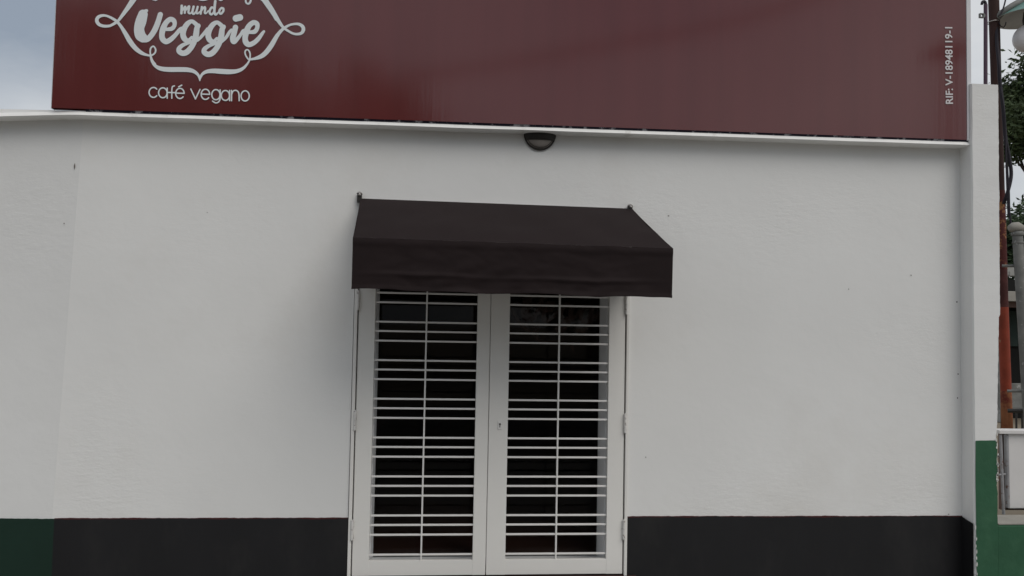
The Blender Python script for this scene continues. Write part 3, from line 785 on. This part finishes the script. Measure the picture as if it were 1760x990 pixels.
# black paint carried round on to the inner side of the pillar
mb = MB(); zs0, zs1 = 0.367, at(1677, 900, -0.125).z
mb.face([(3.2585, -0.004, PZ - 0.09), (3.2585, -0.126, PZ - 0.09), (3.2585, -0.126, zs1), (3.2585, -0.004, zs0)])
mb.build('painted_foot', M_BLACK, BW)['label'] = 'black paint on the inner side of the pillar'
LWZ = at(1745, 903, -0.12).z
mb = MB(); mb.bbox(3.437, 9.0, -0.12, 0.14, PZ - 0.1, LWZ, 0.01); mb.build('low_wall', M_GREEN, BW)
mb = MB(); mb.bbox(3.45, 9.0, -0.115, 0.135, LWZ + 0.002, LWZ + 0.012, 0.003); mb.build('coping', M_CONC, BW)
mb = MB()                                                      # flaked paint along the pillar corner
for k in range(16):
    z = random.uniform(0.62, 0.96); x = pillar_r(z) - random.uniform(0.002, 0.012)
    w_, h_ = random.uniform(0.004, 0.009), random.uniform(0.008, 0.02)
    mb.face([(x + w_ * math.cos(a) * random.uniform(.6, 1), -0.1365, z + h_ * math.sin(a) * random.uniform(.6, 1)) for a in [R(60 * q) for q in range(6)]])
for k in range(14):
    z = random.uniform(PZ, 0.33); x = pillar_l(z) + random.uniform(0.002, 0.012)
    w_, h_ = random.uniform(0.003, 0.006), random.uniform(0.008, 0.025)
    mb.face([(x + w_ * math.cos(a) * random.uniform(.6, 1), -0.1365, z + h_ * math.sin(a) * random.uniform(.6, 1)) for a in [R(60 * q) for q in range(6)]])
o = mb.build('flaked_paint', M_FLAKE, BW); o['kind'] = 'stuff'

# white board on a rusty metal frame behind the low wall
a0, a1 = at(1733, 745, 0.22), at(1733, 874, 0.22)
lipL = at(1716.5, 741, 0.2)
BD = thing('white_board', 'white board in a rusty grey frame standing behind the low green wall', 'board', (a0.x + 0.6, 0.25, LWZ))
mb = MB(); mb.bbox(a0.x, a0.x + 1.5, 0.22, 0.26, a1.z, a0.z - 0.002, 0.006); mb.build('panel', M_BOARD, BD)
mb = MB(); mb.bbox(lipL.x, a0.x + 1.5, 0.19, 0.30, a0.z, a0.z + 0.026, 0.004); mb.build('top_rail', M_BOARD, BD)
mb = MB(); q0, q1 = at(1719.5, 747, 0.215), at(1725, 884, 0.215)
mb.tube([q0, q1], 0.011, 6); q = at(1729.5, 747, 0.23); q2 = at(1732, 872, 0.23); mb.tube([q, q2], 0.017, 6)
q3, q4 = at(1717, 816, 0.215), at(1728, 815, 0.215); mb.tube([q3, q4], 0.008, 6)
mb.build('frame', M_RUST, BD)
mb = MB(); mb.bbox(at(1718, 880, 0.3).x, a0.x + 1.5, 0.27, 0.31, LWZ + 0.013, a0.z - 0.01, 0.003); mb.build('back_board', M_BROWN, BD)

# ---------------------------------------------------------------- utility pole, pipe, street lamp, cables
PY = 6.5
def pp(px, py, Y=PY): return at(px, py, Y)
UP = thing('utility_pole', 'brown utility pole with red and orange painted foot behind the white pillar', 'pole', (pp(1733, 780).x, PY, PZ - 0.18))
up_top, u1, u2, u3 = pp(1706, -60), pp(1724, 528), pp(1729, 672), pp(1733, 800)
ua, ub = lerp(up_top, u1, 390 / 588), lerp(up_top, u1, 525 / 588)
mb = MB(); mb.tube([lerp(up_top, ua, k / 8) for k in range(9)], [0.078 - 0.006 * k / 8 for k in range(9)], 14); mb.build('shaft', M_WOOD, UP)
mb = MB(); mb.tube([ua, lerp(ua, ub, 0.5), ub], [0.0755, 0.0755, 0.0755], 14); mb.build('flaked_shaft', M_FLAKEPOLE, UP)
mb = MB(); mb.tube([ub, lerp(ub, u1, 0.5), u1], [0.0745, 0.0745, 0.0745], 14); mb.build('lower_shaft', M_OLDPOLE, UP)
mb = MB(); mb.tube([u1 + Vector((0, 0, 0.002)), lerp(u1, u2, 0.5), u2], [0.075, 0.076, 0.077], 14); mb.build('painted_foot', M_REDPOLE, UP)
mb = MB(); mb.tube([u2 + Vector((0, 0, 0.002)), u3, Vector((u3.x + 0.02, PY, -0.25))], [0.0785, 0.08, 0.082], 14); mb.build('painted_foot', M_ORANGE, UP)
mb = MB(); p = pp(1706, 38)
mb.tube([(p.x + 0.084 * math.cos(a), PY + 0.084 * math.sin(a), p.z + 0.01 * math.cos(a)) for a in [R(20 * k) for k in range(19)]], 0.008, 6); mb.build('strap', M_STEEL, UP)
VP = thing('service_pipe', 'thin purple service pipe with small bracket beside the brown pole', 'pipe', (pp(1693, 780).x, PY - 0.2, PZ - 0.18))
p0, p1 = at(1694, 8, PY - 0.2), at(1693.5, 800, PY - 0.2)
mb = MB(); mb.tube([Vector((p0.x, p0.y, -0.25)), p1, p0], 0.028, 10); mb.build('tube', M_PIPE, VP)
mb = MB(); mb.tube([p0 + Vector((0.03 * math.cos(a) - 0.03 + 0.0, 0, 0.05 * math.sin(a) + 0.0)) + Vector((-0.0, 0, 0)) for a in [R(15 * k) for k in range(13)]], 0.022, 8); mb.build('weatherhead', M_CABLE, VP)
b = at(1687, 27, PY - 0.2)
mb = MB()
for dx0, dx1, dz0, dz1 in ((-.035, .035, .022, .034), (-.035, .035, -.034, -.022), (-.035, -.022, -.022, .022), (.022, .05, -.022, .022)):
    mb.box(b.x + dx0, b.x + dx1, b.y - 0.02, b.y + 0.02, b.z + dz0, b.z + dz1)
mb.build('bracket', M_GALV, VP)

LC = at(1767, 31, PY - 0.1)
SL = thing('street_lamp', 'white globe street lamp under a teal dish shade beside the brown pole', 'street lamp', (LC.x, LC.y, LC.z))
mb = MB(); mb.lathe([(0.475, 0), (0.30, 0.11), (0.10, 0.24), (0.05, 0.3)], LC, 36); mb.build('dish_shade', M_TEAL, SL)
mb = MB(); mb.lathe([(0.482, -0.004), (0.474, -0.008), (0.29, 0.072), (0.09, 0.16), (0.001, 0.17)], LC, 36); mb.build('shade_lining', M_SHADEIN, SL)
gc = at(1767, 66, PY - 0.1)
mb = MB(); mb.lathe([(0.001, -0.215)] + [(0.215 * math.cos(R(a)), 0.215 * math.sin(R(a))) for a in range(-80, 81, 10)] + [(0.06, 0.215)], gc, 28); mb.build('globe', M_GLOBE, SL)
mb = MB(); mb.lathe([(0.07, 0.2), (0.075, 0.3), (0.06, 0.42)], gc, 16); mb.build('socket', M_DARKMETAL, SL)
mb = MB(); mb.tube([pp(1709, 36), at(1722, 22, PY - 0.1), at(1740, 10, PY - 0.1), at(1768, -6, PY - 0.1), LC + Vector((0, 0, 0.26))], 0.05, 10); mb.build('arm', M_GALV, SL)
mb = MB(); mb.tube([at(1716, 38, PY - .1), at(1720, 45, PY - .1), at(1725, 47, PY - .1), at(1728, 43, PY - .1), at(1729, 38, PY - .1)], 0.008, 6)
mb.build('loop_wire', M_CABLE, SL)

def cable(label, pts, rad, M=M_CABLE):
    d = [Vector(p[:3]) for p in catmull([tuple(at(*p)) for p in pts], 6)]
    mb = MB(); mb.tube(d, rad, 8); setp(mb.build('power_cable', M), label, 'cable', 'cables hanging beside the brown pole')
cable('thick black cable bundle running down beside the brown pole', [(1713, 25, PY), (1713.5, 70, PY - .1), (1717, 110, PY - .2), (1718.5, 140, PY - .2), (1724, 185, PY - .2), (1728, 235, PY - .2), (1734, 268, PY - .2), (1738, 300, PY - .2), (1732, 330, PY - .2), (1725, 350, PY - .1)], 0.026)
cable('thin dark cable falling from bundle to grey post', [(1731, 285, PY - .3), (1732, 305, PY - .3), (1734, 330, PY - .3), (1735, 365, PY - .3), (1739, 395, PY - .3)], 0.015)
cable('thin cable looping from lamp arm to pole top', [(1716, 28, PY - .15), (1722, 20, PY - .15), (1727, 5, PY - .15), (1731, -15, PY - .15)], 0.012)
cable('second cable strand beside the cable bundle', [(1719, 150, PY - .25), (1727, 200, PY - .25), (1729, 260, PY - .25), (1731, 320, PY - .25), (1733, 370, PY - .25)], 0.013)

# grey post with a rounded cap, rungs to the pole
GP = thing('grey_post', 'weathered grey metal post with rounded cap beside the red pole', 'post', (pp(1766, 780).x, PY - 0.4, PZ - 0.18))
YG = PY - 0.4
c1, c2 = at(1748.5, 398, YG), at(1768, 720, YG)
c3 = c2 + (c2 - c1) * 0.2; c3.z = -0.25
mb = MB(); mb.tube([c3, c2, lerp(c2, c1, 0.5), c1], [0.075, 0.073, 0.071, 0.07], 14); mb.build('shaft', M_GALV, GP)
mb = MB(); k1, k2 = at(1736, 393, YG), at(1748, 391, YG)
mb.tube([k1 + (k1 - k2).normalized() * 0.01, k1, lerp(k1, k2, .5) + Vector((0, 0, .012)), k2, k2 + Vector((.045, 0, -.02)), k2 + Vector((.07, 0, -.06))], [0.02, 0.055, 0.075, 0.085, 0.075, 0.03], 12); mb.build('cap', M_CONC, GP)
mb = MB(); c = lerp(c1, c2, 0.012); mb.lathe([(0.082, -0.03), (0.088, -0.02), (0.088, 0.02), (0.082, 0.03)], c, 16); mb.build('collar', M_GALV, GP); mb = MB(); c = lerp(c1, c2, 0.06); mb.lathe([(0.078, -0.012), (0.082, 0), (0.078, 0.012)], c, 16); mb.build('collar', M_GALV, GP)
for y, x0_, x1_ in ((457, 1722, 1752), (672, 1731, 1763), (706, 1732, 1764)):
    mb = MB(); mb.tube([at(x0_, y, YG + 0.15), at(x1_, y, YG + 0.02)], 0.022 if y != 706 else 0.03, 8); mb.build('rung', M_GALV if y != 706 else M_DARKMETAL, GP)

# ---------------------------------------------------------------- house far behind
HY = 11.0
h0 = at(1716, 500, HY); hx1 = h0.x + 9
HS = thing('old_house', 'dim pale old house with dark green door behind the leaning poles', 'house', (h0.x + 4, HY, PZ - 0.18))
zt, zp, zs1_, zs0_, zd = at(1740, 457, HY).z, at(1740, 474, HY).z, at(1740, 501, HY).z, at(1740, 518, HY).z, at(1740, 528, HY).z
mb = MB(); mb.bbox(h0.x, hx1, HY, HY + 0.2, zp, zt, 0.01); mb.build('parapet', M_PALE, HS)
mb = MB(); mb.box(h0.x + 0.05, hx1 - 0.05, HY + 0.9, HY + 5, -0.25, zp - 0.02); mb.build('wall', M_SHADEDARK, HS)  # coloured as the shaded opening behind the slab and columns
mb = MB(); mb.bbox(h0.x, hx1, HY - 0.1, HY + 0.88, zs0_, zs1_, 0.01); mb.build('slab', M_CONC, HS)
mb = MB(); mb.bbox(h0.x, hx1, HY + 0.1, HY + 0.3, zd, zs0_ - 0.003, 0.005); mb.build('lintel', M_BROWN, HS)
for k in range(4):
    x = at(1731, 600, HY + .88).x + k * 2.1
    mb = MB(); mb.bbox(x, x + 1.1, HY + 0.83, HY + 0.9, 1.35, zd - 0.05, 0.01); mb.build('shutter', M_DOORGREEN, HS)
for k in range(6):
    x = h0.x + 0.02 + k * 1.7
    mb = MB(); mb.bbox(x, x + 0.16, HY, HY + 0.2, -0.25, zs0_ - 0.004, 0.008); mb.build('column', M_PALE, HS)

# plastic chair in the shade of the house porch
ch = at(1752, 735, 9.2)
CH = thing('porch_chair', 'grey chair half hidden behind the white board below the grey post', 'chair', (ch.x, 9.2, -0.25))
mb = MB(); mb.bbox(ch.x - .24, ch.x + .24, 8.98, 9.42, 0.17, 0.2, 0.01); mb.build('seat', M_GALV, CH)
mb = MB(); mb.bbox(ch.x - .24, ch.x + .24, 9.42, 9.45, 0.2, 0.68, 0.01); mb.build('backrest', M_GALV, CH)
for sx in (-.21, .21):
    for y in (9.0, 9.4):
        mb = MB(); mb.tube([(ch.x + sx, y, -0.25), (ch.x + sx, y, 0.17)], 0.018, 8); mb.build('leg', M_DARKMETAL, CH)

# ---------------------------------------------------------------- trees
def tree(label, base, crown_c, radii, n, leaf_s, M, seed, trunk_r=0.16, group='trees behind the poles at the right'):
    rnd = random.Random(seed)
    T = thing('tree', label, 'tree', base, group)
    base = Vector(base); cc = Vector(crown_c); rr = Vector(radii)
    mb = MB(); fork = lerp(base, cc, 0.55)
    mb.tube([base, lerp(base, fork, .5) + Vector((.05, 0, 0)), fork], [trunk_r, trunk_r * .8, trunk_r * .62], 10)
    clumps = []
    for k in range(30):
        d = Vector((rnd.gauss(0, 1), rnd.gauss(0, 1), rnd.gauss(0, 1))).normalized() * rnd.uniform(0.35, 1.0)
        c = cc + Vector((d.x * rr.x, d.y * rr.y, d.z * rr.z)); clumps.append((c, rnd.uniform(0.22, 0.42) * min(rr)))
        if k < 11:
            mid = lerp(fork, c, .5) + Vector((rnd.uniform(-.2, .2), rnd.uniform(-.2, .2), rnd.uniform(0, .25)))
            mb.tube([fork, mid, c], [trunk_r * .4, trunk_r * .22, trunk_r * .08], 6)
    mb.build('trunk', M_BARK, T)
    mb = MB()
    for k in range(n):
        c, r = clumps[rnd.randrange(len(clumps))]
        p = c + Vector((rnd.gauss(0, .55) * r * 1.25, rnd.gauss(0, .55) * r * 1.25, rnd.gauss(0, .5) * r))
        a = Vector((rnd.gauss(0, 1), rnd.gauss(0, 1), rnd.gauss(0, .6))).normalized(); b_ = a.orthogonal().normalized()
        b_.rotate(Matrix.Rotation(rnd.uniform(0, 6.28), 3, a))
        s_ = leaf_s * rnd.uniform(.6, 1.3)
        nn = a.cross(b_) * s_ * 0.12
        mb.add([p - a * s_, p + b_ * s_ * .42 + nn, p + a * s_, p - b_ * s_ * .42 + nn], [(0, 1, 2), (0, 2, 3)])
    mb.build('crown', M, T)
t1 = at(1790, 175, 13.0)
tree('leafy tree with ragged crown hanging above the grey post', (t1.x + 1.0, 13.0, -0.25), (t1.x + 0.1, 13.0, t1.z + 0.1), (1.3, 1.2, 1.75), 22000, 0.075, M_LEAF, 3)
t2 = at(1790, 420, 16.5)
tree('dense dark tree low behind the grey post', (t2.x, 16.5, -0.25), (t2.x, 16.5, t2.z - 0.1), (1.9, 1.5, 1.4), 16000, 0.09, M_LEAF2, 5)

# ---------------------------------------------------------------- mirrored lamp and cable, plus unseen trees added to darken the sign's reflection
def mirrored(px, py, Yv):
    p = at(px, py, Yv); return Vector((p.x, 2 * SY - Yv, p.z))
tree('tall dense unseen tree added across the road to darken the sign reflection, leftmost of its row', (-15, -25, -0.25), (-14, -25, 7.6), (5.5, 4, 4.6), 9000, 0.42, M_LEAF2, 11, 0.3, 'unseen trees added across the road')
tree('broad unseen tree added across the road to darken the sign reflection, second from the left of its row', (-5, -26, -0.25), (-5, -26, 7.0), (5.5, 4, 3.9), 9000, 0.42, M_LEAF, 12, 0.3, 'unseen trees added across the road')
tree('lower unseen tree added across the road to darken the sign reflection, second from the right of its row', (6, -27, -0.25), (6, -27, 5.2), (5.5, 4, 3.2), 8000, 0.42, M_LEAF2, 13, 0.3, 'unseen trees added across the road')
tree('low unseen tree added across the road to darken the sign reflection, rightmost of its row', (18, -27, -0.25), (18, -27, 4.6), (6.5, 4, 3.0), 8000, 0.42, M_LEAF, 14, 0.3, 'unseen trees added across the road')
LM = mirrored(1627, 92, 4.45)
SL2 = thing('street_lamp', 'street lamp with dark dish shade on the kerb across from the sign', 'street lamp', (LM.x, LM.y, PZ))
mb = MB(); mb.lathe([(0.3, 0), (0.2, 0.09), (0.07, 0.16), (0.03, 0.2)], LM, 28); mb.lathe([(0.3, -0.004), (0.2, 0.07), (0.001, 0.1)], LM, 28); mb.build('dish_shade', M_DARKMETAL, SL2)
mb = MB(); mb.tube([Vector((LM.x + 0.02, LM.y, PZ)), Vector((LM.x + 0.02, LM.y, LM.z + 0.19))], [0.07, 0.05], 12); mb.build('pole', M_DARKMETAL, SL2)
d = [tuple(mirrored(*p)) for p in ((700, 130, 8.5), (980, 92, 8.5), (1200, 50, 8.5), (1420, -12, 8.5), (1700, -110, 8.5))]
mb = MB(); mb.tube([Vector(p) for p in catmull(d, 6)], 0.055, 8)
setp(mb.build('power_cable', M_CABLE), 'thick overhead power cable sagging along the street, mirrored in the sign', 'cable')
